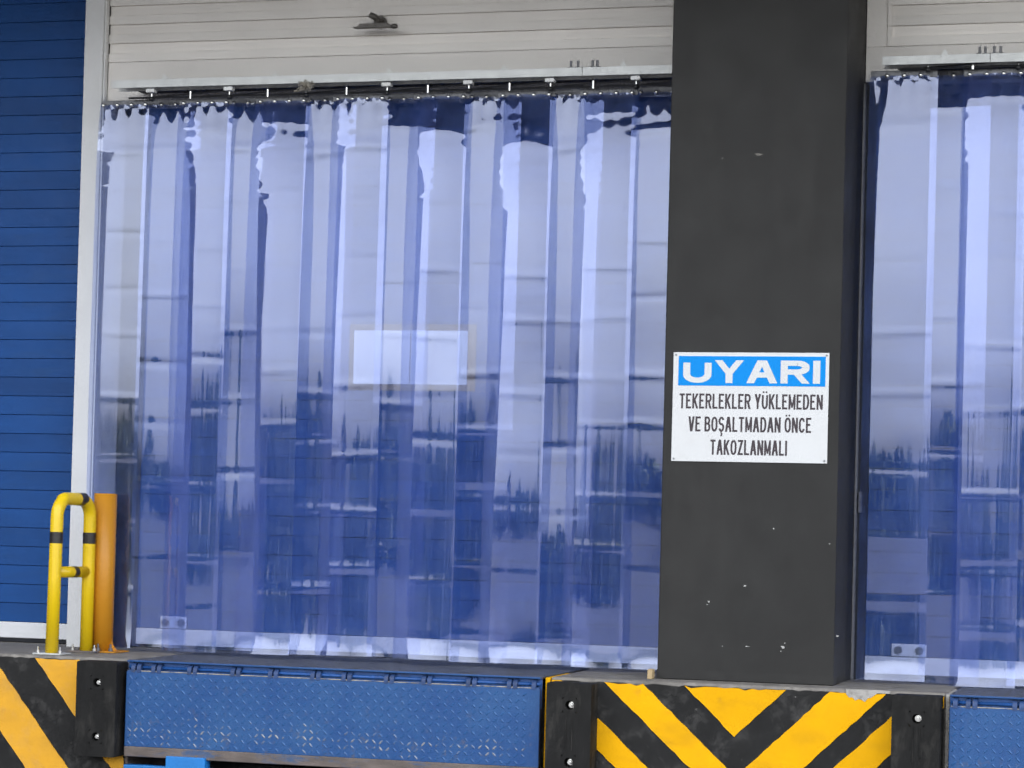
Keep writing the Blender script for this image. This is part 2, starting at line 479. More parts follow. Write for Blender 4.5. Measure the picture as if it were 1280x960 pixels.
XL1 = -4.885         # right end of the left dock wall
XC0, XC1 = -2.765, -0.965
def gx(px, py): return at(px, py, YE)
# left wall: stripes run down to the right
sl_l = []
a0 = gx(42, 826); a1 = gx(96, 905); sL = (a1.x - a0.x) / (a0.z - a1.z)
w_y = 0.30
for k in range(-1, 5):
    xr = a0.x - k * 0.47
    sl_l.append(band(xr, xr + 0.235, sL))
wall_l = dock_wall('dock_wall', 'dock wall with black and amber slanting stripes below the yellow hoop guard', -9.0, XL1, sl_l, 'amber_paint', seed=3)
# centre wall: a chevron pointing down
tip = gx(918, 921); tl = gx(849, 852); tr_ = gx(990, 856)
sC = 1.0 * (tip.x - tl.x) / (tl.z - tip.z)
sR = (tr_.x - tip.x) / (tr_.z - tip.z)
st = [[(tl.x, ZD + .01), (tip.x, tip.z), (tr_.x, ZD + .01)]]
b0, b1 = gx(752, 851).x, gx(800, 852).x
st.append(band(b0, b1, sC))
d0, d1 = gx(1042, 858).x, gx(1112, 862).x
st.append(band(d0, d1, -sR))
p0 = gx(740, 889); x00 = p0.x - sC * (ZD - p0.z); p1 = gx(740, 929)
st.append(band(x00 - sC * (p0.z - p1.z) , x00, sC))
q0 = gx(1114, 896); x01 = q0.x + sR * (ZD - q0.z); q1 = gx(1114, 944)
st.append(band(x01, x01 + sR * (q0.z - q1.z), -sR))
# the lower parts of the V: where left and right bands meet they stop on the centre line
def half(poly, left):
    xs = tip.x
    return clip_poly(poly, -99 if left else xs, xs if left else 99, -99, 99)
st = [st[0], half(st[1], True), half(st[2], False), half(st[3], True), half(st[4], False)]
wall_c = dock_wall('dock_wall', 'dock wall with black and yellow chevron pointing down under the charcoal pillar', XC0, XC1, st, 'yellow_paint', seed=4)
# broken concrete at the right end of its top edge
r_ = random.Random(8)
pts = []
for i in range(15):
    x = gx(1058, 862).x + (gx(1113, 862).x - gx(1058, 862).x) * i / 14
    pts.append((x - XC0, ZD - 0.012 - 0.045 * math.sin(math.pi * min(1, (i + 1) / 11)) * r_.uniform(0.6, 1.0)))
outl = pts + [(pts[-1][0], ZD + 0.001), (pts[0][0], ZD + 0.001)]
build('broken_edge', MB().prism(outl, -0.009, 0.02), 'concrete_pale', wall_c)
# yellow return of the wall at the leveller pit (the strip left of the middle bumper) and pale edge angles
ea = MB().box(-0.024, -0.002, -0.012, 0.40, 0.02, ZD - 0.004)
build('edge_strip', ea, 'yellow_paint', wall_c, bevel=0.004)
ea = MB().box(XC1 - XC0 + 0.002, XC1 - XC0 + 0.02, -0.012, 0.4, 0.02, ZD - 0.004)
build('edge_strip', ea, 'concrete_pale', wall_c, bevel=0.004)
ea = MB().box(XL1 + 9.0 + 0.002, XL1 + 9.0 + 0.016, -0.008, 0.4, 0.02, ZD - 0.004)
build('edge_strip', ea, 'rust', wall_l, bevel=0.003)
# second wall end, far right outside the frame
structure(build('dock_floor', MB().box(1.13, 9.0, YE, 0.019, 0, ZD), 'concrete', bevel=0.012))


# ------------------------------------------------------------------ rubber bumpers
def bumper(label, x0, x1, ztop, slot):
    w, h, d = x1 - x0, 0.455, 0.135
    t = thing('dock_bumper', label, 'bumper', (x0, YE - 0.006, ztop - h), 'rubber dock bumpers')
    # body with two round recesses left open in the front face
    bm = bmesh.new()
    segs = 20
    holes = [(w * 0.5 + 0.004, h - 0.10), (w * 0.5 + 0.004, 0.095)]
    R = 0.021
    mb = MB()
    # front face is split in 3 bands: below, between and above holes, each hole a square patch with round opening
    def quad(xa, xb, za, zb): mb.add([(xa, -d, za), (xb, -d, za), (xb, -d, zb), (xa, -d, zb)], [(0, 1, 2, 3)])
    S_ = 0.034
    zs = [0, holes[1][1] - S_, holes[1][1] + S_, holes[0][1] - S_, holes[0][1] + S_, h]
    cx = holes[0][0]
    for i in range(5):
        if i in (1, 3):
            quad(0, cx - S_, zs[i], zs[i + 1]); quad(cx + S_, w, zs[i], zs[i + 1])
        else:
            quad(0, cx - S_, zs[i], zs[i + 1]); quad(cx - S_, cx + S_, zs[i], zs[i + 1]); quad(cx + S_, w, zs[i], zs[i + 1])
    for hx, hz in holes:
        ring_s, ring_c, ring_b = [], [], []
        for k in range(segs):
            a = 2 * math.pi * k / segs
            ca, sa = math.cos(a), math.sin(a)
            q = S_ / max(abs(ca), abs(sa))
            ring_s.append((hx + ca * q, -d, hz + sa * q)); ring_c.append((hx + ca * R, -d, hz + sa * R)); ring_b.append((hx + ca * R, -d + 0.05, hz + sa * R))
        f = []
        for k in range(segs):
            k2 = (k + 1) % segs
            f += [(k, k2, segs + k2, segs + k), (segs + k, segs + k2, 2 * segs + k2, 2 * segs + k)]
        f.append(tuple(2 * segs + k for k in range(segs)))
        mb.add(ring_s + ring_c + ring_b, f)
    mb.add([(0, -d, 0), (w, -d, 0), (w, 0, 0), (0, 0, 0), (0, -d, h), (w, -d, h), (w, 0, h), (0, 0, h)],
           [(0, 3, 2, 1), (4, 5, 6, 7), (1, 2, 6, 5), (2, 3, 7, 6), (3, 0, 4, 7)])
    me = mb.mesh('body')
    bm.from_mesh(me)
    bmesh.ops.remove_doubles(bm, verts=bm.verts, dist=0.0004)
    bmesh.ops.recalc_face_normals(bm, faces=bm.faces)
    es = [e for e in bm.edges if len(e.link_faces) == 2 and e.calc_face_angle(0) > 1.2 and
          all((v.co.x < 1e-4 or v.co.x > w - 1e-4 or v.co.z < 1e-4 or v.co.z > h - 1e-4) for v in e.verts)]
    bmesh.ops.bevel(bm, geom=es, offset=0.007, segments=2, affect='EDGES', profile=0.5)
    bm.to_mesh(me); bm.free()
    body = link('body', me, 'rubber', t)
    if slot:
        build('slot_rib', MB().box(cx - 0.017, cx - 0.012, -d - 0.003, -d + 0.001, 0.15, h - 0.13).box(cx + 0.012, cx + 0.017, -d - 0.003, -d + 0.001, 0.15, h - 0.13), 'rubber', t)
    for hx, hz in holes:
        bo = thing_part('bolt', t)
        wme = MB().tube([(hx + 0.003, -d + 0.0495, hz), (hx + 0.003, -d + 0.034, hz)], 0.0145, 18).mesh('washer', smooth=False)
        link('washer', wme, 'steel', bo)
        nme = MB().tube([(hx + 0.003, -d + 0.036, hz), (hx + 0.003, -d + 0.012, hz)], 0.0105, 6).mesh('nut')
        link('nut', nme, 'steel', bo)
        link('stud', MB().tube([(hx + 0.003, -d + 0.02, hz), (hx + 0.003, -d + 0.003, hz)], 0.006, 10).mesh('stud'), 'steel', bo)
    return t


def thing_part(name, parent):
    o = bpy.data.objects.new(name, None)
    o.empty_display_size = 0.02
    o.parent = parent
    COL.objects.link(o)
    return o


bumper('black rubber dock bumper at the end of the amber striped wall', -5.088, -4.880, 1.189, False)
bumper('black rubber dock bumper right beside the yellow edge strip', -2.748, -2.538, 1.183, True)
bumper('black rubber dock bumper between the chevron and the right leveller', -1.184, -0.974, 1.192, True)


# ------------------------------------------------------------------ dock levellers
def lens_bump(mb, x, z, y, L, Wd, H, a):
    ca, sa = math.cos(a), math.sin(a)
    def P(u, v, hh): return (x + u * ca - v * sa, y - hh, z + u * sa + v * ca)
    v = [P(-L / 2, 0, 0), P(-L / 5, -Wd / 2, 0), P(L / 5, -Wd / 2, 0), P(L / 2, 0, 0), P(L / 5, Wd / 2, 0), P(-L / 5, Wd / 2, 0),
         P(-L / 3.6, 0, H), P(L / 3.6, 0, H)]
    mb.add(v, [(0, 1, 6), (1, 2, 7, 6), (2, 3, 7), (3, 4, 7), (4, 5, 6, 7), (5, 0, 6)])


def leveller(label, x0, x1, knuckles, bracket_x=None, seed=1):
    r = random.Random(seed)
    zb, zt, yl = 0.738, 1.146, -0.93
    Wd = x1 - x0
    t = thing('dock_leveller', label, 'dock leveller', (x0, yl, zb), 'dock levellers')
    H = zt - zb; HD = ZD - 0.001 - zb
    lip = build('lip_plate', MB().box(0, Wd, 0, 0.016, 0.048, H), 'lip', t, bevel=0.003)
    mb = MB()
    dx, dz = 0.0345, 0.0315
    nz = int((H - 0.075) / dz)
    for j in range(nz + 1):
        for i in range(int((Wd - 0.03) / dx)):
            x = 0.022 + i * dx + r.uniform(-0.001, 0.001); z = 0.066 + j * dz
            if z > H - 0.012: continue
            a = rad(45 if (i + j) % 2 else -45) + r.uniform(-0.05, 0.05)
            lens_bump(mb, x, z, 0.0, 0.0305, 0.0085, 0.0034, a)
    tr = build('treads', mb, 'tread', lip)
    tr['kind'] = 'stuff'
    build('bottom_edge', MB().box(0.001, Wd - 0.001, -0.004, 0.020, 0, 0.0485), 'rust', t, bevel=0.003)
    build('top_edge', MB().box(0.004, Wd - 0.004, 0.001, 0.018, H + 0.0005, H + 0.005), 'worn_edge', t, bevel=0.002)
    build('hinge_back', MB().box(0.0, Wd, 0.034, 0.045, H - 0.09, HD - 0.008), 'bright_blue_dull', t)
    build('hinge_pin', MB().tube([(0.004, 0.026, H + 0.020), (Wd - 0.004, 0.026, H + 0.020)], 0.008, 10), 'bright_blue_dull', t, smooth=True)
    build('front_bar', MB().box(0.0, Wd, 0.004, 0.034, HD - 0.0075, HD), 'lip', t, bevel=0.002)
    # knuckles: paired lugs curling over the pin
    prof = []
    for k in range(9):
        a = rad(180 - 110 * k / 8)
        prof.append((0.030 + 0.030 * math.cos(a), H + 0.010 + 0.031 * math.sin(a)))
    prof = [(0.0, H - 0.004)] + prof + [(0.034, H + 0.040), (0.034, H - 0.004)]
    kp = [(y, z - H) for y, z in prof]
    def lug(wid):
        m_ = MB(); n_ = len(kp)
        vv = [(-wid / 2, y, z) for y, z in kp] + [(wid / 2, y, z) for y, z in kp]
        ff = [tuple(range(n_)), tuple(range(2 * n_ - 1, n_ - 1, -1))] + [(i, i + n_, (i + 1) % n_ + n_, (i + 1) % n_) for i in range(n_)]
        return m_.add(vv, ff).mesh('hinge_lug')
    lm = lug(0.020)
    for kx in knuckles:
        for off in (-0.0145, 0.0145):
            if 0.008 < kx - x0 + off < Wd - 0.008:
                link('hinge_lug', lm, 'hinge_dark', t, (kx - x0 + off, -0.002, H))
    # deck
    build('deck_plate', MB().box(0.0, Wd, 0.035, 1.15, HD - 0.008, HD), 'deck', t)
    dk = MB()
    for j in range(16):
        for i in range(int(Wd / 0.05)):
            x = 0.03 + i * 0.05; y = 0.08 + j * 0.045
            a = rad(45 if (i + j) % 2 else -45)
            ca, sa = math.cos(a), math.sin(a); L, B = 0.018, 0.005; zz = HD
            dk.add([(x - L * ca, y - L * sa, zz), (x + B * sa, y - B * ca, zz), (x + L * ca, y + L * sa, zz), (x - B * sa, y + B * ca, zz), (x, y, zz + 0.002)],
                   [(0, 1, 4), (1, 2, 4), (2, 3, 4), (3, 0, 4)])
    d_ = build('deck_treads', dk, 'deck', t); d_['kind'] = 'stuff'
    # frame inside the pit
    build('pit_beam', MB().box(0.02, Wd - 0.02, 0.30, 0.34, -0.60, -0.04), 'dark_gap', t)
    if bracket_x:
        bx0, bx1 = bracket_x
        br = MB().box(bx0 - x0, bx1 - x0, -0.022, 0.05, -0.40, 0.012)
        build('lip_keeper', br, 'bright_blue', t, bevel=0.003)
        build('keeper_bar', MB().box(0.0, Wd, -0.004, 0.05, -0.44, -0.040), 'bright_blue', t, bevel=0.004)
    return t


M['worn_edge'] = paint('worn_steel_edge', (0.42, 0.39, 0.34), 0.6, 0.3, 14.0, dirt=(0.05, 0.12, 0.30), dirt_lo=0.5, dirt_hi=0.62, dirt_scale=12)
M['bright_blue_dull'] = paint('hinge_blue', (0.02, 0.10, 0.34), 0.45, 0.2, 10.0, dirt=(0.03, 0.04, 0.08), dirt_lo=0.55, dirt_hi=0.75)
M['hinge_dark'] = paint('hinge_lug_blue', (0.022, 0.055, 0.16), 0.5, 0.3, 20.0, dirt=(0.10, 0.10, 0.11), dirt_lo=0.6, dirt_hi=0.7, dirt_scale=30)
kn = [at(px, 838 + (px - 160) * 0.04, -0.93).x for px in (170, 195, 240, 294, 341, 394, 433, 486, 533, 589, 640, 671)]
leveller('blue checker plate dock leveller under the wide strip curtain', -4.856, -2.795, kn, (at(207, 950, -0.95).x, at(256, 950, -0.95).x), 2)
kn2 = [-0.950 + 0.02, -0.945 + 0.10, -0.945 + 0.30, -0.945 + 0.50, -0.945 + 0.70, -0.945 + 0.9, -0.945 + 1.1, -0.945 + 1.3, 0.6, 0.8, 1.0]
leveller('blue checker plate dock leveller beside the chevron at the right edge', -0.940, 1.10, kn2, None, 3)


# ------------------------------------------------------------------ doors
def door(label, x0, x1, ztop, zbot=1.222, lock=None):
    t = thing('sectional_door', label, 'door', (x0, YDOOR, zbot), 'blue sectional doors')
    Wd = x1 - x0
    rail_h = 0.086
    build('bottom_seal', MB().box(0, Wd, 0.004, 0.05, -0.02, -0.0005), 'dark_gap', t)
    build('bottom_rail', MB().box(0, Wd, -0.006, 0.04, 0, rail_h), 'alu', t, bevel=0.004)
    build('backing', MB().box(0, Wd, 0.018, 0.04, rail_h + 0.001, ztop - zbot), 'navy', t)
    pitch = 0.1022
    pm = MB().box(0, Wd, 0, 0.0175, 0.0015, pitch - 0.0015).mesh('panel', bevel=0.0008, segs=1)
    z = rail_h + 0.001
    while z < ztop - zbot:
        link('panel', pm, 'door_blue', t, (0, 0, z)); z += pitch
    if lock:
        for (lx, lz, lw, lh) in lock:
            lx -= x0; lz -= zbot
            q = build('lock_plate', MB().box(lx, lx + lw, -0.012, -0.0005, lz, lz + lh), 'alu', t, bevel=0.004)
            lp = MB()
            for cx in (lx + lw * 0.2, lx + lw * 0.8):
                lp.tube([(cx, -0.0125, lz + lh / 2), (cx, -0.024, lz + lh / 2)], lh * 0.3, 14)
            build('knob', lp, 'dull_steel', q)
    return t


door('bare blue sectional door left of the white frame', -8.4, -5.53, 4.9)
lp = at(200, 800, YDOOR)
door('blue sectional door behind the wide clear strip curtain', -5.345, -2.06, 4.18, 1.216, [(at(200, 790, .24).x, 1.305, 0.15, 0.065)])
door('blue sectional door behind the strip curtain at the right edge', -1.46, 1.7, 4.18, 1.216, [(at(1114, 820, .24).x, 1.305, 0.17, 0.062)])

# notice on the middle door
n0, n1 = at(443, 413, .24), at(583, 481, .24)
nt_ = thing('paper_notice', 'white paper sheet edged in brown tape, fixed on the blue door behind the curtain', 'notice', (n0.x, 0.249, n1.z))
pw, ph = n1.x - n0.x, n0.z - n1.z
build('tape_border', MB().box(-0.026, pw + 0.045, -0.0035, 0, -0.032, ph + 0.034), 'brown_tape', nt_)
for k, (a, b) in enumerate(((0, 0.495), (0.505, 1.0))):
    build('sheet', MB().box(pw * a, pw * b, -0.0075, -0.0035, 0, ph), 'paper', nt_)

# ------------------------------------------------------------------ white door frame at the left and reveals
fr = thing('door_frame', 'white steel door frame post between the bare blue door and the wide curtain', 'door frame', (-5.605, -0.05, ZD))
build('post', MB().box(0, 0.108, 0, 0.048, 0.001, 3.75), 'white', fr, bevel=0.004)
build('return_flange', MB().box(0.109, 0.118, 0.010, 0.048, 0.001, 3.75), 'white', fr, bevel=0.002)
build('jamb_lining', MB().box(0.10, 0.118, 0.0485, 0.30, 0.802, 2.98), 'white', fr)
build('jamb_guard', MB().box(0.10, 0.121, 0.0485, 0.30, 0.001, 0.80), 'navy', fr, bevel=0.002)
build('side_seal', MB().box(0.125, 0.262, 0.285, 0.345, 0.001, 2.98), 'dark_gap', fr)
build('left_seal', MB().box(0.0, 0.09, 0.0485, 0.30, 0.001, 3.75), 'dark_gap', fr)


# ------------------------------------------------------------------ beige ribbed cladding above the openings
def lintel(label, x0, x1, xt, z_strip0, z_strip1, rows=8):
    t = thing('lintel_cladding', label, 'wall cladding', (x0, 0, z_strip0), 'cladding above the doors')
    Wd = x1 - x0
    build('backing', MB().box(0, Wd, 0.02, 0.095, 0.0, 0.9), 'beige', t)
    build('flat_flashing', MB().box(0, Wd, -0.006, 0.0195, 0.001, z_strip1 - z_strip0), 'beige', t, bevel=0.002)
    if xt: build('side_trim', MB().box(0.0, xt - x0 - 0.002, -0.004, 0.0195, z_strip1 - z_strip0 + 0.001, 0.9), 'beige', t, bevel=0.002)
    if xt: build('trim_bead', MB().box(xt - x0 - 0.001, xt - x0 + 0.02, -0.012, 0.0195, z_strip1 - z_strip0 + 0.001, 0.9), 'beige', t, bevel=0.003)
    xa = (xt - x0 + 0.021) if xt else 0.0
    p = 0.0998
    y0, y1 = 0.006, -0.007
    pr = [(0.019, 0.0008), (y1 + 0.001, 0.0008), (y1, 0.003), (y1, 0.0455), (y0, 0.0505), (y0, p - 0.0008), (0.019, p - 0.0008)]
    n_ = len(pr)
    vv = [(xa, y, z) for y, z in pr] + [(Wd, y, z) for y, z in pr]
    ff = [tuple(range(n_)), tuple(range(2 * n_ - 1, n_ - 1, -1))] + [(i, i + n_, (i + 1) % n_ + n_, (i + 1) % n_) for i in range(n_)]
    sm = MB().add(vv, ff).mesh('slat')
    for k in range(rows):
        z = z_strip1 - z_strip0 + 0.001 + k * p
        if z + p > 0.9: break
        link('slat', sm, 'beige', t, (0, 0, z))
    return t


lintel('beige ribbed cladding with a lever handle, above the wide curtain', -5.484, -2.312, None, 4.075, 4.290)
lintel('beige ribbed cladding above the curtain at the right edge', -1.487, 1.8, at(1110, 25, 0).x, 4.085, 4.255)

# lever handle on the cladding
hp = at(478, 33, -0.03)
lh = thing('lever_handle', 'grey metal lever handle sticking out of the beige cladding', 'handle', (hp.x, 0, hp.z))
build('pivot', MB().tube([(-0.010, -0.006, 0.026), (-0.020, -0.09, 0.034), (-0.042, -0.11, 0.044)], 0.018, 12, radii=[0.014, 0.017, 0.014]), 'handle', lh, smooth=True)
build('collar', MB().tube([(-0.018, -0.0045, 0.026), (-0.018, -0.016, 0.026)], 0.034, 18), 'handle', lh)
build('stem', MB().tube([(-0.015, -0.085, 0.026), (-0.012, -0.095, -0.010)], 0.005, 8), 'handle', lh)
build('lever_arm', MB().prism([(-0.128, -0.022), (-0.10, -0.024), (0.055, -0.024), (0.075, -0.026), (0.075, -0.013), (0.055, -0.002), (0.03, 0.0), (-0.096, -0.002), (-0.100, -0.012), (-0.128, -0.018)], -0.118, -0.088), 'handle', lh, bevel=0.002)
build('end_knob', MB().tube([(0.070, -0.103, -0.020), (0.082, -0.103, -0.017), (0.098, -0.103, -0.018), (0.106, -0.103, -0.020)], 0.013, 12, radii=[0.008, 0.014, 0.013, 0.007]), 'handle', lh, smooth=True)


# ------------------------------------------------------------------ curtain rails
def rail(label, x0, x1, seam, z0, z1, clips, pairs):
    yf = -0.305
    t = thing('curtain_rail', label, 'curtain rail', (x0, yf, z0), 'galvanised curtain rails')
    h = z1 - z0
    for a, b in ((x0, seam - 0.001), (seam + 0.001, x1)):
        m_ = MB()
        m_.box(a - x0, b - x0, 0.0, 0.004, 0, h)
        m_.box(a - x0, b - x0, 0.0042, 0.096, h - 0.004, h)
        m_.box(a - x0, b - x0, 0.0962, 0.10, 0, h - 0.0002)
        build('track', m_, 'galv', t, bevel=0.001, segs=1)
    # dark support angle back to the wall
    build('support_angle', MB().box(0.05, x1 - x0, 0.102, 0.295, h - 0.018, h - 0.006), 'black', t)
    for cx in clips:
        q = MB().tube([(cx - x0, 0.05, h + 0.0), (cx - x0, 0.05, h + 0.022)], 0.006, 8)
        q.prism([(cx - x0 - 0.016, h + 0.0005), (cx - x0 + 0.018, h + 0.0005), (cx - x0 + 0.004, h + 0.028), (cx - x0 - 0.004, h + 0.028)], 0.02, 0.024)
        build('rail_clip', q, 'galv', t)
    if pairs:
        ax, bx = pairs[0] - x0 - 0.02, pairs[-1] - x0 + 0.02
        pl = build('splice_plate', MB().box(ax, bx, 0.02, 0.08, h + 0.0005, h + 0.006), 'black', t)
        for cx in pairs:
            build('splice_bolt', MB().tube([(cx - x0, 0.03, h + 0.0005), (cx - x0, 0.03, h + 0.038)], 0.0065, 8), 'dull_steel', pl)
    return t


ZR0, ZR1 = 4.094, 4.136
cl = [at(px, 90, -0.25).x for px in (209, 347, 489, 632, 781)]
pr_ = [at(px, 85, -0.27).x for px in (714, 723, 741, 747)]
rail('long galvanised curtain rail with bolts, below the lever handle', -5.325, -2.31, at(728, 90, -.3).x, ZR0, ZR1, cl, pr_)
cl2 = [at(1182, 62, -0.25).x]
pr2 = [at(px, 60, -0.27).x for px in (1225, 1232, 1243, 1251)]
rail('galvanised curtain rail with four bolts, over the curtain at the right edge', at(1103, 70, -.3).x, 1.8, at(1238, 66, -.3).x, ZR0 + 0.012, ZR1 + 0.012, cl2, pr2)
tf = at(383, 108, -0.31)
tuft = MB()
rt = random.Random(3)
for k in range(70):
    a = Vector((rt.gauss(0, 0.016), rt.gauss(0, 0.008), rt.gauss(0, 0.008)))
    b = a + Vector((rt.gauss(0, 0.018), rt.gauss(0, 0.006), rt.gauss(0, 0.010)))
    c_ = (a + b) / 2 + Vector((0, rt.gauss(0, 0.008), rt.gauss(0, 0.010)))
    tuft.tube([a, c_, b], 0.0022, 5)
o = build('fibre_tuft', tuft, 'cotton', None, (tf.x, -0.322, tf.z), smooth=True)
o['label'] = 'small matted fibre tuft caught under the long curtain rail'; o['category'] = 'tuft'


# ------------------------------------------------------------------ strip curtains
def strip_mesh(width, ztop, zbot, rng, front, curl, tilt, edge=1.0):
    """one PVC strip, 3 mm thick: hung from bolts, curled across, with set waves from having been rolled up"""
    H = ztop - zbot
    nx, nz = 20, 190
    th = 0.003
    # kinks: narrow waves at near-regular heights
    kinks = []
    kinks.append((rng.uniform(0.09, 0.26), rng.uniform(1.5, 3.4), rng.uniform(0.022, 0.038), rng.uniform(-0.012, 0.012)))
    z = rng.uniform(0.4, 0.6)
    ph = rng.uniform(0, 6.28)
    while z < H - 0.05:
        kinks.append((z, rng.uniform(0.3, 1.0) * rng.choice((1, 1, -1)), rng.uniform(0.010, 0.018), rng.uniform(-0.008, 0.008)))
        z += rng.uniform(0.22, 0.40)
    w1, w2, w3 = rng.uniform(0.7, 1.4), rng.uniform(2.2, 3.6), rng.uniform(0, 6.28)
    sway = rng.uniform(-0.016, 0.010)
    top_curl = rng.uniform(0.0, 0.008)
    foot = rng.uniform(0.001, 0.008)
    rip, rk = rng.uniform(0.0003, 0.0009), rng.uniform(70, 110)
    lean = rng.uniform(0.022, 0.095) if front else rng.uniform(0.012, 0.062)
    dec = rng.uniform(0.13, 0.32)
    e_l, e_r = rng.uniform(0.003, 0.014), rng.uniform(0.003, 0.014)
    if not front: e_l, e_r = -0.35 * e_l, -0.35 * e_r
    bolts = 0.0785
    us = np.linspace(-1, 1, nx + 1)
    verts = []
    # finer near the top
    ts = np.linspace(0, 1, nz + 1) ** 1.25
    P = np.zeros((nz + 1, nx + 1, 3))
    for j, t in enumerate(ts):
        z = t * H                       # down from the top
        low = min(1.0, z / 0.5)
        cu = curl * (1.0 + 1.3 * math.exp(-z / 0.45)) * (1 + 0.35 * math.sin(w1 * z + ph))
        ti = tilt * low + 0.012 * math.sin(w2 * 0.5 * z + w3)
        wob = 0.0030 * math.sin(w2 * z + w3) * low + 0.0020 * math.sin(5.1 * z + ph)
        kk_ = 0.0
        for (kz, ka, ks, sk) in kinks:
            pass
        for i, u in enumerate(us):
            y = cu * u * u - cu * 0.33 + ti * u * width / 2 + wob + lean * (math.exp(-z / dec) - 1.0)
            y += edge * (e_l if u < 0 else e_r) * (0.4 + 0.6 * low) * abs(u) ** 5
            for (kz, ka, ks, sk) in kinks:
                d = (z - kz - sk * u) / ks
                if abs(d) < 3.2: y += -0.0010 * ka * math.exp(-d * d)
            y += rip * math.sin(z * rk + 2.0 * u + ph) * math.exp(-z / 0.5) * u * u
            if z < 0.3:
                y += -0.0070 * math.sin(2 * math.pi * (u * width / 2) / bolts + ph) * math.exp(-z / 0.075) * min(1, z / 0.02)
            # flare at the foot
            y -= foot * (1 + 0.5 * math.sin(3 * u + ph)) * (max(0, z - H + 0.10) / 0.10) ** 2
            y += sway * (max(0, z - H + 0.5) / 0.5) ** 2
            P[j, i] = (u * width / 2, y, -z)
    # top edge dips between the bolts
    for i, u in enumerate(us):
        P[0, i, 2] -= 0.006 * (0.5 - 0.5 * math.cos(2 * math.pi * (u * width / 2) / bolts))
    n_all = (nz + 1) * (nx + 1)
    A = P.reshape(-1, 3)
    B = A.copy(); B[:, 1] += th
    V = np.vstack([A, B])
    F = []
    def idx(j, i): return j * (nx + 1) + i
    for j in range(nz):
        for i in range(nx):
            a, b, c_, d = idx(j, i), idx(j + 1, i), idx(j + 1, i + 1), idx(j, i + 1)
            F.append((a, b, c_, d)); F.append((n_all + a, n_all + d, n_all + c_, n_all + b))
        for i, fl in ((0, 0), (nx, 1)):
            a, b = idx(j, i), idx(j + 1, i)
            F.append((a, n_all + a, n_all + b, b) if not fl else (a, b, n_all + b, n_all + a))
    for i in range(nx):
        for j, fl in ((0, 0), (nz, 1)):
            a, b = idx(j, i), idx(j, i + 1)
            F.append((a, b, n_all + b, n_all + a) if not fl else (a, n_all + a, n_all + b, b))
    me = bpy.data.meshes.new('strip')
    me.from_pydata(V.tolist(), [], F)
    # smooth across the sheet, crisp at the cut edges
    sm = np.ones(len(F), dtype=bool)
    me.polygons.foreach_set('use_smooth', sm)
    lim = len(F)
    bm = bmesh.new(); bm.from_mesh(me)
    for e in bm.edges:
        if len(e.link_faces) == 2 and e.calc_face_angle(0) > 0.9: e.smooth = False
    bm.to_mesh(me); bm.free()
    return me


BOLT = MB()
_bp = []
for k in range(4):
    a = rad(90 * k / 3)
    _bp.append((0.012 * math.cos(a), 0.010 * math.sin(a)))
rings = []
for (rr, hh) in _bp[:-1]:
    rings.append([(rr * math.cos(2 * math.pi * q / 10), -hh, rr * math.sin(2 * math.pi * q / 10)) for q in range(10)])
vv = [p for ring in rings for p in ring] + [(0, -_bp[-1][1], 0)]
ff = []
for i in range(len(rings) - 1):
    for q in range(10): ff.append((i * 10 + q, i * 10 + (q + 1) % 10, (i + 1) * 10 + (q + 1) % 10, (i + 1) * 10 + q))
for q in range(10): ff.append(((len(rings) - 1) * 10 + q, (len(rings) - 1) * 10 + (q + 1) % 10, len(vv) - 1))
bolt_me = BOLT.add(vv, ff).mesh('bolt', smooth=True)
bolt_me.materials.append(M['steel'])
cap_me = bpy.data.meshes.new('clamp_plate')


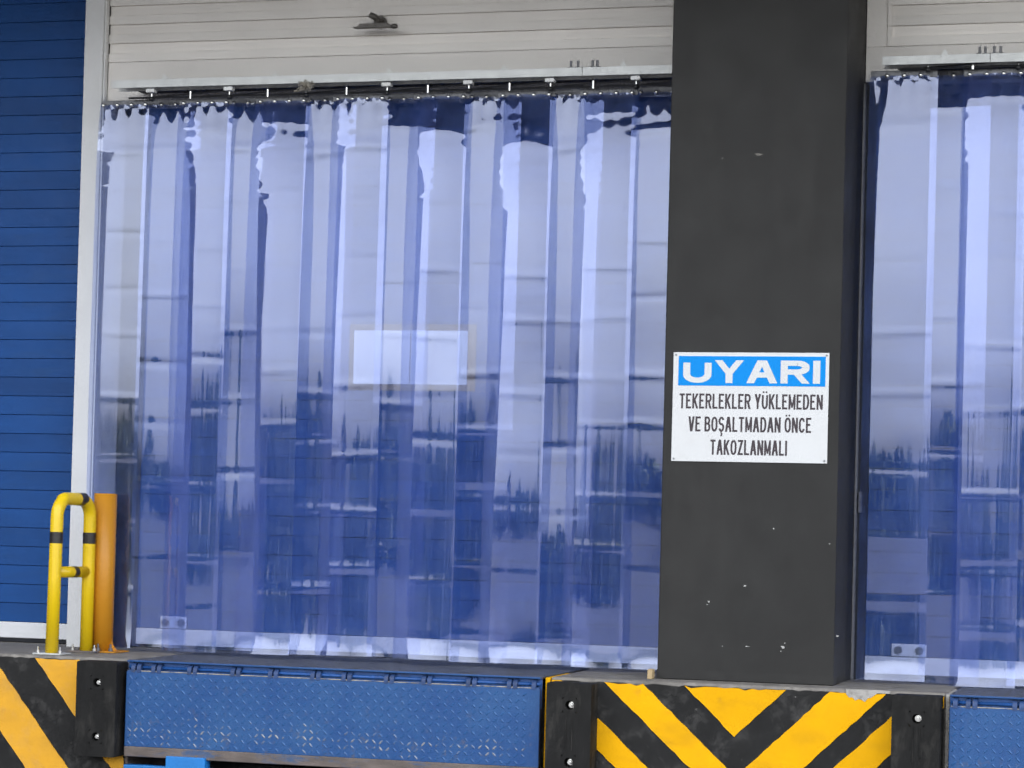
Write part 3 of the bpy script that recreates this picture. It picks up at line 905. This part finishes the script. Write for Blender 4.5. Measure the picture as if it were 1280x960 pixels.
def curtain(label, x_edge, ztop, zbot, fronts, backs, trolleys, ends, seed, fold=1.0):
    r = random.Random(seed)
    t = thing('strip_curtain', label, 'strip curtain', (x_edge, -0.24, zbot), 'clear strip curtains')
    H = ztop - zbot
    allst = [(x, w, True) for x, w in fronts] + [(x, w, False) for x, w in backs]
    for si, (x, w, front) in enumerate(allst):
        y = 0.0 if front else 0.066
        zt = H + (0.0 if front else 0.010) + r.uniform(-0.003, 0.003)
        zb = r.uniform(-0.006, 0.010)
        cu = (fold * r.uniform(0.007, 0.016) if si else 0.004) if front else -r.uniform(0.002, 0.009)
        me = strip_mesh(w, zt, zb, r, front, cu, (r.uniform(-0.05, 0.05) if front else r.uniform(-0.03, 0.03)) if si else 0.02, (fold if si else 0.3 * fold))
        st_ = link('strip', me, 'pvc', t, (x + w / 2 - x_edge, y, zt))
        # clamp plate behind the head of the strip and its row of bolts
        cp = MB().box(-w / 2 + 0.004, w / 2 - 0.004, 0.006, 0.010, -0.012, 0.022).mesh('clamp_plate', bevel=0.0015, segs=1)
        link('clamp_plate', cp, 'dull_steel', st_)
        nb = int(w / 0.0785)
        for k in range(nb + 1):
            bx = -w / 2 + (w - nb * 0.0785) / 2 + k * 0.0785
            if abs(bx) > w / 2 - 0.006: continue
            link('bolt', bolt_me, None, st_, (bx, -0.004, 0.0 - 0.004))
    # trolleys, links and the slanting black rods of the sliding gear
    zt = H + 0.028
    for k, tx in enumerate(trolleys):
        x = tx - x_edge
        tp = thing_part('trolley', t)
        link('wheel_block', MB().box(x - 0.024, x + 0.024, -0.055, -0.015, zt + 0.020, zt + 0.040).mesh('wheel_block', bevel=0.004), 'white_plastic', tp)
        link('stem', MB().tube([(x, -0.03, zt + 0.021), (x, -0.03, zt - 0.004)], 0.005, 8).mesh('stem'), 'steel', tp)
        link('swivel', MB().tube([(x, -0.03, zt + 0.002), (x, -0.03, zt - 0.010), (x, -0.028, zt - 0.022)], 0.016, 10, radii=[0.006, 0.017, 0.009]).mesh('swivel', smooth=True), 'black', tp)
        x2 = (trolleys[k + 1] - x_edge) if k + 1 < len(trolleys) else x + 0.42
        mid = (x + x2) / 2
        if mid + x_edge < ends[1]:
            link('link_bolt', MB().tube([(mid, -0.03, zt + 0.024), (mid, -0.03, zt - 0.014)], 0.0065, 8).mesh('link_bolt'), 'steel', tp)
            link('rod', MB().tube([(mid + 0.10, -0.026, zt - 0.004), (x - 0.13, -0.026, zt - 0.002)], 0.0055, 6).mesh('rod'), 'black', tp)
            link('rod', MB().tube([(x - 0.02, -0.018, zt + 0.0), (x2 - 0.02, -0.018, zt + 0.026)], 0.004, 6).mesh('rod'), 'black', tp)
    build('header_bar', MB().box(ends[0] - x_edge, ends[1] - x_edge, 0.082, 0.092, H - 0.012, H + 0.034), 'dull_steel', t)
    return t


ZB = 1.218
fr_px = [183, 287, 384, 482, 584, 691, 795]
xr = [at(px, 250, -0.24).x for px in fr_px]
fronts = [(x - 0.30, 0.30) for x in xr]
fronts[0] = (-5.415, xr[0] + 5.415)
backs = []
for k in range(len(xr)):
    left = xr[k] - 0.04
    right = (fronts[k + 1][0] + 0.115) if k + 1 < len(xr) else -2.29
    backs.append((left, right - left))
trol = [at(px, 110, -0.27).x for px in (190, 287, 383, 484, 586, 688, 795)]
curtain('wide clear blue strip curtain between white frame and charcoal pillar', -5.415, 4.022, ZB, fronts, backs, trol, (-5.36, -2.315), 11, 1.2)
x0 = at(1083, 300, -0.24).x
fronts2 = [(x0, 0.32), (at(1197, 400, -.24).x, 0.30)]
fronts2 += [(fronts2[1][0] + 0.43 * k, 0.30) for k in (1, 2, 3, 4)]
backs2 = [(at(1158, 400, -.20).x, 0.28)] + [(fronts2[1][0] + 0.26 + 0.43 * k, 0.285) for k in range(0, 4)]
trol2 = [at(1160, 80, -0.27).x, at(1273, 75, -.27).x] + [at(1273, 75, -.27).x + 0.44 * k for k in (1, 2, 3)]
curtain('clear blue strip curtain at the right edge beside the charcoal pillar', x0, 4.068, 1.205, fronts2, backs2, trol2, (x0 + 0.01, 1.6), 23, 1.45)

# ------------------------------------------------------------------ charcoal pillar and right jamb
XP0, XP1 = -2.309, -1.490
pil = thing('pillar', 'charcoal sheet clad pillar carrying the white warning sign', 'pillar', (XP0, -0.65, ZD))
build('cladding', MB().box(0, XP1 - XP0, 0, 0.645, 0.002, 3.75), 'pillar', pil, bevel=0.006)
build('foot_flashing', MB().box(-0.002, XP1 - XP0 + 0.002, -0.004, 0.64, 0.0025, 0.045), 'pillar', pil, bevel=0.002)
rs = random.Random(12)
for (px, py, sz) in ((931, 732, .018), (886, 752, .022), (884, 756, .012), (934, 808, .03), (978, 809, .022), (981, 804, .012), (976, 814, .01), (1037, 680, .009), (967, 661, .014), (903, 808, .007), (903, 198, .010), (948, 193, .05), (1047, 795, .014)):
    q = at(px, py, -0.651)
    hgt = sz * (0.25 if sz in (.05, .03) else rs.uniform(0.5, 1.1))
    k = 11
    out = []
    for i in range(k):
        a = 2 * math.pi * i / k
        rr = rs.uniform(0.2, 1.0)
        out.append((sz / 2 * math.cos(a) * rr, hgt / 2 * math.sin(a) * rr))
    build('scuff', MB().prism(out, -0.0012, 0.0005), 'chip' if sz != .05 else 'concrete', pil, (q.x - XP0, 0, q.z - ZD))
jb = thing('door_jamb', 'thin pale metal jamb strip along the right side of the charcoal pillar', 'door frame', (XP1 + 0.001, -0.06, ZD))
build('edge_profile', MB().box(0, 0.010, 0, 0.054, 0.002, 2.87), 'jamb_metal', jb, bevel=0.002)
build('seal', MB().box(0.0005, 0.024, 0.0545, 0.30, 0.002, 2.87), 'dark_gap', jb)
build('hinge_clip', MB().box(0.018, 0.034, 0.02, 0.05, 0.80, 0.90), 'dull_steel', jb)

# wooden wedge at the pillar's foot
wp = at(809, 849, -0.78)
o = build('wood_block', MB().box(-0.011, 0.011, -0.03, 0.03, 0, 0.045), 'wood', None, (wp.x, -0.70, ZD + 0.001), bevel=0.002)
o['label'] = 'small pale wood block standing at the foot of the charcoal pillar'; o['category'] = 'wood block'

# ------------------------------------------------------------------ warning sign
SX0, SX1, SZ0, SZ1 = -2.266, -1.540, 2.212, 2.719
sg = thing('warning_sign', 'white warning sign with blue UYARI header on the charcoal pillar', 'sign', (SX0, -0.6505, SZ0))
SW, SH = SX1 - SX0, SZ1 - SZ0
build('plate', MB().box(0, SW, -0.006, -0.001, 0, SH), 'sign_white', sg, bevel=0.0015)
bz0, bz1 = SH * (1 - 0.305), SH * (1 - 0.035)
build('header_band', MB().box(SW * 0.035, SW * 0.978, -0.0075, -0.0055, bz0, bz1), 'sign_blue', sg)
for sx, sz in ((0.012, 0.012), (SW - 0.012, 0.012), (0.012, SH - 0.012), (SW - 0.012, SH - 0.012)):
    build('screw', MB().tube([(sx, -0.0055, sz), (sx, -0.0085, sz)], 0.0042, 10), 'dull_steel', sg)


def arc(cx, cy, rx, ry, a0, a1, k=10):
    return [(cx + rx * math.cos(rad(a0 + (a1 - a0) * i / k)), cy + ry * math.sin(rad(a0 + (a1 - a0) * i / k))) for i in range(k + 1)]


# letters as centre lines in a unit box: (relative width, strokes)
_S = arc(.5, .74, .5, .26, 20, 180, 10) + arc(.5, .74, .5, .24, 180, 250, 5)[1:] + arc(.5, .27, .5, .25, 70, 0, 5) + arc(.5, .27, .5, .27, 0, -160, 10)[1:]
_O = [(.5, 1)] + arc(.5, .62, .5, .38, 90, 180, 8)[1:] + arc(.5, .38, .5, .38, 180, 270, 8) + arc(.5, .38, .5, .38, 270, 360, 8)[1:] + arc(.5, .62, .5, .38, 0, 90, 8)
_U = [(0, 1)] + arc(.5, .34, .5, .34, 180, 360, 14) + [(1, 1)]
GLY = {
    'A': (1.02, [[(0, 0), (.46, 1)], [(.54, 1), (1, 0)], [(.19, .32), (.81, .32)]]),
    'B': (.92, [[(0, 0), (0, 1)], [(0, 1), (.55, 1)] + arc(.55, .77, .38, .23, 90, -90, 8) + [(0, .54)], [(.5, .54), (.6, .54)] + arc(.6, .27, .4, .27, 90, -90, 8) + [(0, 0)]]),
    'C': (.95, [arc(.5, .64, .5, .36, 22, 180, 10) + arc(.5, .36, .5, .36, 180, 338, 10)]),
    'D': (.95, [[(0, 0), (0, 1)], [(0, 1), (.45, 1)] + arc(.45, .56, .55, .44, 90, 0, 7)[1:] + arc(.45, .44, .55, .44, 0, -90, 7) + [(0, 0)]]),
    'E': (.80, [[(0, 0), (0, 1)], [(0, 1), (1, 1)], [(0, .53), (.92, .53)], [(0, 0), (1, 0)]]),
    'I': (.0, [[(0, 0), (0, 1)]]),
    'K': (.92, [[(0, 0), (0, 1)], [(1, 1), (.02, .36)], [(.34, .58), (1, 0)]]),
    'L': (.76, [[(0, 1), (0, 0)], [(0, 0), (1, 0)]]),
    'M': (1.12, [[(0, 0), (0, 1)], [(0, 1), (.5, .06)], [(.5, .06), (1, 1)], [(1, 1), (1, 0)]]),
    'N': (.94, [[(0, 0), (0, 1)], [(0, 1), (1, 0)], [(1, 0), (1, 1)]]),
    'O': (1.0, [_O]),
    'R': (.95, [[(0, 0), (0, 1)], [(0, 1), (.6, 1)] + arc(.6, .75, .4, .25, 90, -90, 10) + [(0, .5)], [(.52, .5), (1, 0)]]),
    'S': (.9, [_S]),
    'T': (.88, [[(.5, 0), (.5, 1)], [(0, 1), (1, 1)]]),
    'U': (.95, [_U]),
    'V': (.95, [[(0, 1), (.46, 0)], [(.54, 0), (1, 1)]]),
    'Y': (.95, [[(0, 1), (.5, .40)], [(.5, .40), (1, 1)], [(.5, .46), (.5, 0)]]),
    'Z': (.88, [[(0, 1), (1, 1)], [(1, 1), (0, 0)], [(0, 0), (1, 0)]]),
}
DIA = {'Ü': 'U', 'Ö': 'O', 'Ş': 'S'}


def stroke(mb, pts, tv, th, y):
    """a line of ink: thicker where it runs upright (tv) than where it runs level (th)"""
    L, Rr = [], []
    k = len(pts)
    if k == 2 and abs(pts[0][1] - pts[1][1]) > 1e-6:      # a straight stem or diagonal is cut off level
        (xa_, za_), (xb_, zb_) = pts
        mb.add([(xa_ - tv / 2, y, za_), (xa_ + tv / 2, y, za_), (xb_ + tv / 2, y, zb_), (xb_ - tv / 2, y, zb_)], [(0, 1, 2, 3)])
        return
    def perp(a, b):
        d = Vector((b[0] - a[0], b[1] - a[1])); d.normalize()
        n_ = Vector((-d.y, d.x))
        return Vector((n_.x * tv / 2, n_.y * th / 2))
    for i, p in enumerate(pts):
        if i == 0: q = perp(pts[0], pts[1])
        elif i == k - 1: q = perp(pts[-2], pts[-1])
        else:
            a, b = perp(pts[i - 1], p), perp(p, pts[i + 1])
            q = (a + b) / 2
            ln = max(0.35, q.length / max(a.length, b.length)); q = q / (ln * ln) if ln > 0.5 else q / ln
        L.append((p[0] + q.x, p[1] + q.y)); Rr.append((p[0] - q.x, p[1] - q.y))
    vv = [(x, y, z) for x, z in L] + [(x, y, z) for x, z in Rr]
    mb.add(vv, [(i, i + 1, k + i + 1, k + i) for i in range(k - 1)])


def lettering(name, text, xa, xb, za, zb, mat, parent, tv, th, gap, y=-0.0068):
    """one line of capitals fitted between xa and xb; za and zb are the foot and head of the capitals"""
    ws = [0.45 if ch == ' ' else GLY[DIA.get(ch, ch)][0] for ch in text]
    stem = sum(1 for ch in text if ch != ' ')
    n_gap = len(text) - 1
    unit = ((xb - xa) - stem * tv - n_gap * gap) / sum(ws)
    mb = MB(); x = xa; lvl = 0
    for ch, w in zip(text, ws):
        if ch == ' ':
            x += w * unit + gap; continue
        gw = w * unit
        g_ = DIA.get(ch, ch)
        ins = th / 2
        for st_ in GLY[g_][1]:
            flat = abs(st_[0][1] - st_[-1][1]) < 1e-6 and len(st_) == 2
            pts = []
            for k, (u, v_) in enumerate(st_):
                pz = za + ins + (zb - za - th) * v_
                if len(st_) <= 3 and not flat and v_ in (0, 1) and k in (0, len(st_) - 1):
                    pz = za if v_ == 0 else zb          # stems run to the full height
                px_ = x + tv / 2 + gw * u
                if flat and u == 1: px_ += tv * 0.4
                if flat and u == 0 and g_ in 'TZ': px_ -= tv * 0.4
                pts.append((px_, pz))
            stroke(mb, pts, tv * ((0.8 if g_ == 'M' else 1.1) if not flat and st_[0][0] != st_[-1][0] and len(st_) <= 3 else 1), th, y - 0.00004 * (lvl % 5)); lvl += 1
        cxm = x + tv / 2 + gw / 2
        if ch in 'ÜÖ':
            for sx in (-1, 1):
                cc = cxm + sx * gw * 0.34; d = tv * 0.42
                mb.add([(cc - d, y, zb + th * 0.55), (cc + d, y, zb + th * 0.55), (cc + d, y, zb + th * 1.45), (cc - d, y, zb + th * 1.45)], [(0, 1, 2, 3)])
        if ch == 'Ş':
            stroke(mb, [(cxm, za + th * 0.1), (cxm, za - th * 0.7), (cxm + gw * 0.2, za - th * 1.2), (cxm + gw * 0.08, za - th * 1.9), (cxm - gw * 0.22, za - th * 1.9)], tv * 0.7, th * 0.6, y - 0.0003)
        x += gw + tv + gap
    me = bpy.data.meshes.new(name); me.from_pydata(mb.v, [], mb.f)
    bm = bmesh.new(); bm.from_mesh(me)
    for f in bm.faces:
        f.normal_update()
        if f.normal.y > 0: f.normal_flip()
    bm.to_mesh(me); bm.free()
    return link(name, me, mat, parent)


lettering('header_lettering', 'UYARI', SW * 0.066, SW * 0.945, SH * (1 - 0.280), SH * (1 - 0.072), 'sign_white', sg, 0.033, 0.024, 0.016, -0.0085)
lettering('lettering', 'TEKERLEKLER YÜKLEMEDEN', SW * 0.045, SW * 0.965, SH * (1 - 0.515), SH * (1 - 0.378), 'ink', sg, 0.0086, 0.0090, 0.0046)
lettering('lettering', 'VE BOŞALTMADAN ÖNCE', SW * 0.108, SW * 0.896, SH * (1 - 0.725), SH * (1 - 0.588), 'ink', sg, 0.0086, 0.0090, 0.0046)
lettering('lettering', 'TAKOZLANMALI', SW * 0.252, SW * 0.745, SH * (1 - 0.935), SH * (1 - 0.798), 'ink', sg, 0.0086, 0.0090, 0.0046)

# ------------------------------------------------------------------ yellow hoop guard
lA = at(64.5, 817, -0.76); lB = at(107.5, 812, -0.45)
pa, pb = Vector((lA.x, -0.76, ZD)), Vector((lB.x, -0.45, ZD))
ztop = 2.005 - 0.033
hoop = thing('hoop_guard', 'yellow tubular hoop guard with black bands bolted to the dock edge', 'hoop guard', pa)
dvec = (pb - pa); Lh = dvec.length; du = dvec / Lh
def HP(s, z): return du * s + Vector((0, 0, z)) + du * (0.0 if s > 0.05 else 0.014 * z / 0.8)
hz = ztop - ZD
path = [HP(0, 0.004), HP(0, hz * 0.5), HP(0, hz - 0.09)]
for k in range(1, 8):
    a = rad(90 * k / 8); path.append(HP(0.09 - 0.09 * math.cos(a), hz - 0.09 + 0.09 * math.sin(a)))
path += [HP(0.09, hz), HP(Lh / 2, hz), HP(Lh - 0.09, hz)]
for k in range(1, 8):
    a = rad(90 * k / 8); path.append(HP(Lh - 0.09 + 0.09 * math.sin(a), hz - 0.09 + 0.09 * math.cos(a)))
path += [HP(Lh, hz - 0.09), HP(Lh, hz * 0.5), HP(Lh, 0.004)]
build('tube', MB().tube(path, 0.032, 24), 'hoop_yellow', hoop, smooth=True)
zc = at(75, 715, -0.7).z - ZD
build('cross_bar', MB().tube([HP(0.030, zc), HP(Lh - 0.030, zc)], 0.028, 20), 'hoop_yellow', hoop, smooth=True)
zb_ = at(72, 672, -0.7).z - ZD
for s in (0, Lh):
    build('band', MB().tube([HP(s, zb_ - 0.028), HP(s, zb_ + 0.028)], 0.0329, 24), 'band', hoop)
build('band', MB().tube([HP(Lh * 0.62, hz), HP(Lh * 0.80, hz)], 0.0329, 24), 'band', hoop)
build('band', MB().tube([HP(Lh * 0.50, zc), HP(Lh * 0.62, zc)], 0.0289, 20), 'band', hoop)
for s in (0, Lh):
    q = HP(s, 0)
    bp = build('base_plate', MB().box(q.x - 0.075, q.x + 0.075, q.y - 0.06, q.y + 0.06, 0.001, 0.009), 'rust' if s else 'galv', hoop, bevel=0.002)
    for dx_ in (-0.06, 0.06):
        build('anchor_bolt', MB().tube([(q.x + dx_, q.y - 0.03, 0.008), (q.x + dx_, q.y - 0.03, 0.022)], 0.010, 6).tube([(q.x + dx_, q.y - 0.03, 0.02), (q.x + dx_, q.y - 0.03, 0.04)], 0.005, 8), 'steel', bp)

# ------------------------------------------------------------------ orange post
po = at(126.5, 806, -0.36)
post = thing('guard_post', 'orange steel guard post with a flat top beside the white frame', 'post', (po.x, -0.36, ZD))
build('tube', MB().tube([(0, 0, 0.008), (0, 0, 0.4), (0, 0, at(131, 617, -0.36).z - ZD)], 0.058, 32), 'orange', post)
for p_ in post.children[0].data.polygons:
    p_.use_smooth = abs(p_.normal.z) < 0.5
build('base_plate', MB().box(-0.10, 0.115, -0.09, 0.09, 0.001, 0.0085), 'orange', post, bevel=0.002)
build('gusset', MB().prism([(0.055, 0.009), (0.090, 0.009), (0.066, 0.035), (0.055, 0.07)], -0.006, 0.006), 'orange', post)
for dx_, dy_ in ((-0.08, -0.07), (0.085, -0.07), (0.02, -0.08)):
    build('anchor_bolt', MB().tube([(dx_, dy_, 0.008), (dx_, dy_, 0.024)], 0.011, 6).tube([(dx_, dy_, 0.023), (dx_, dy_, 0.045)], 0.0055, 8), 'dull_steel', post)
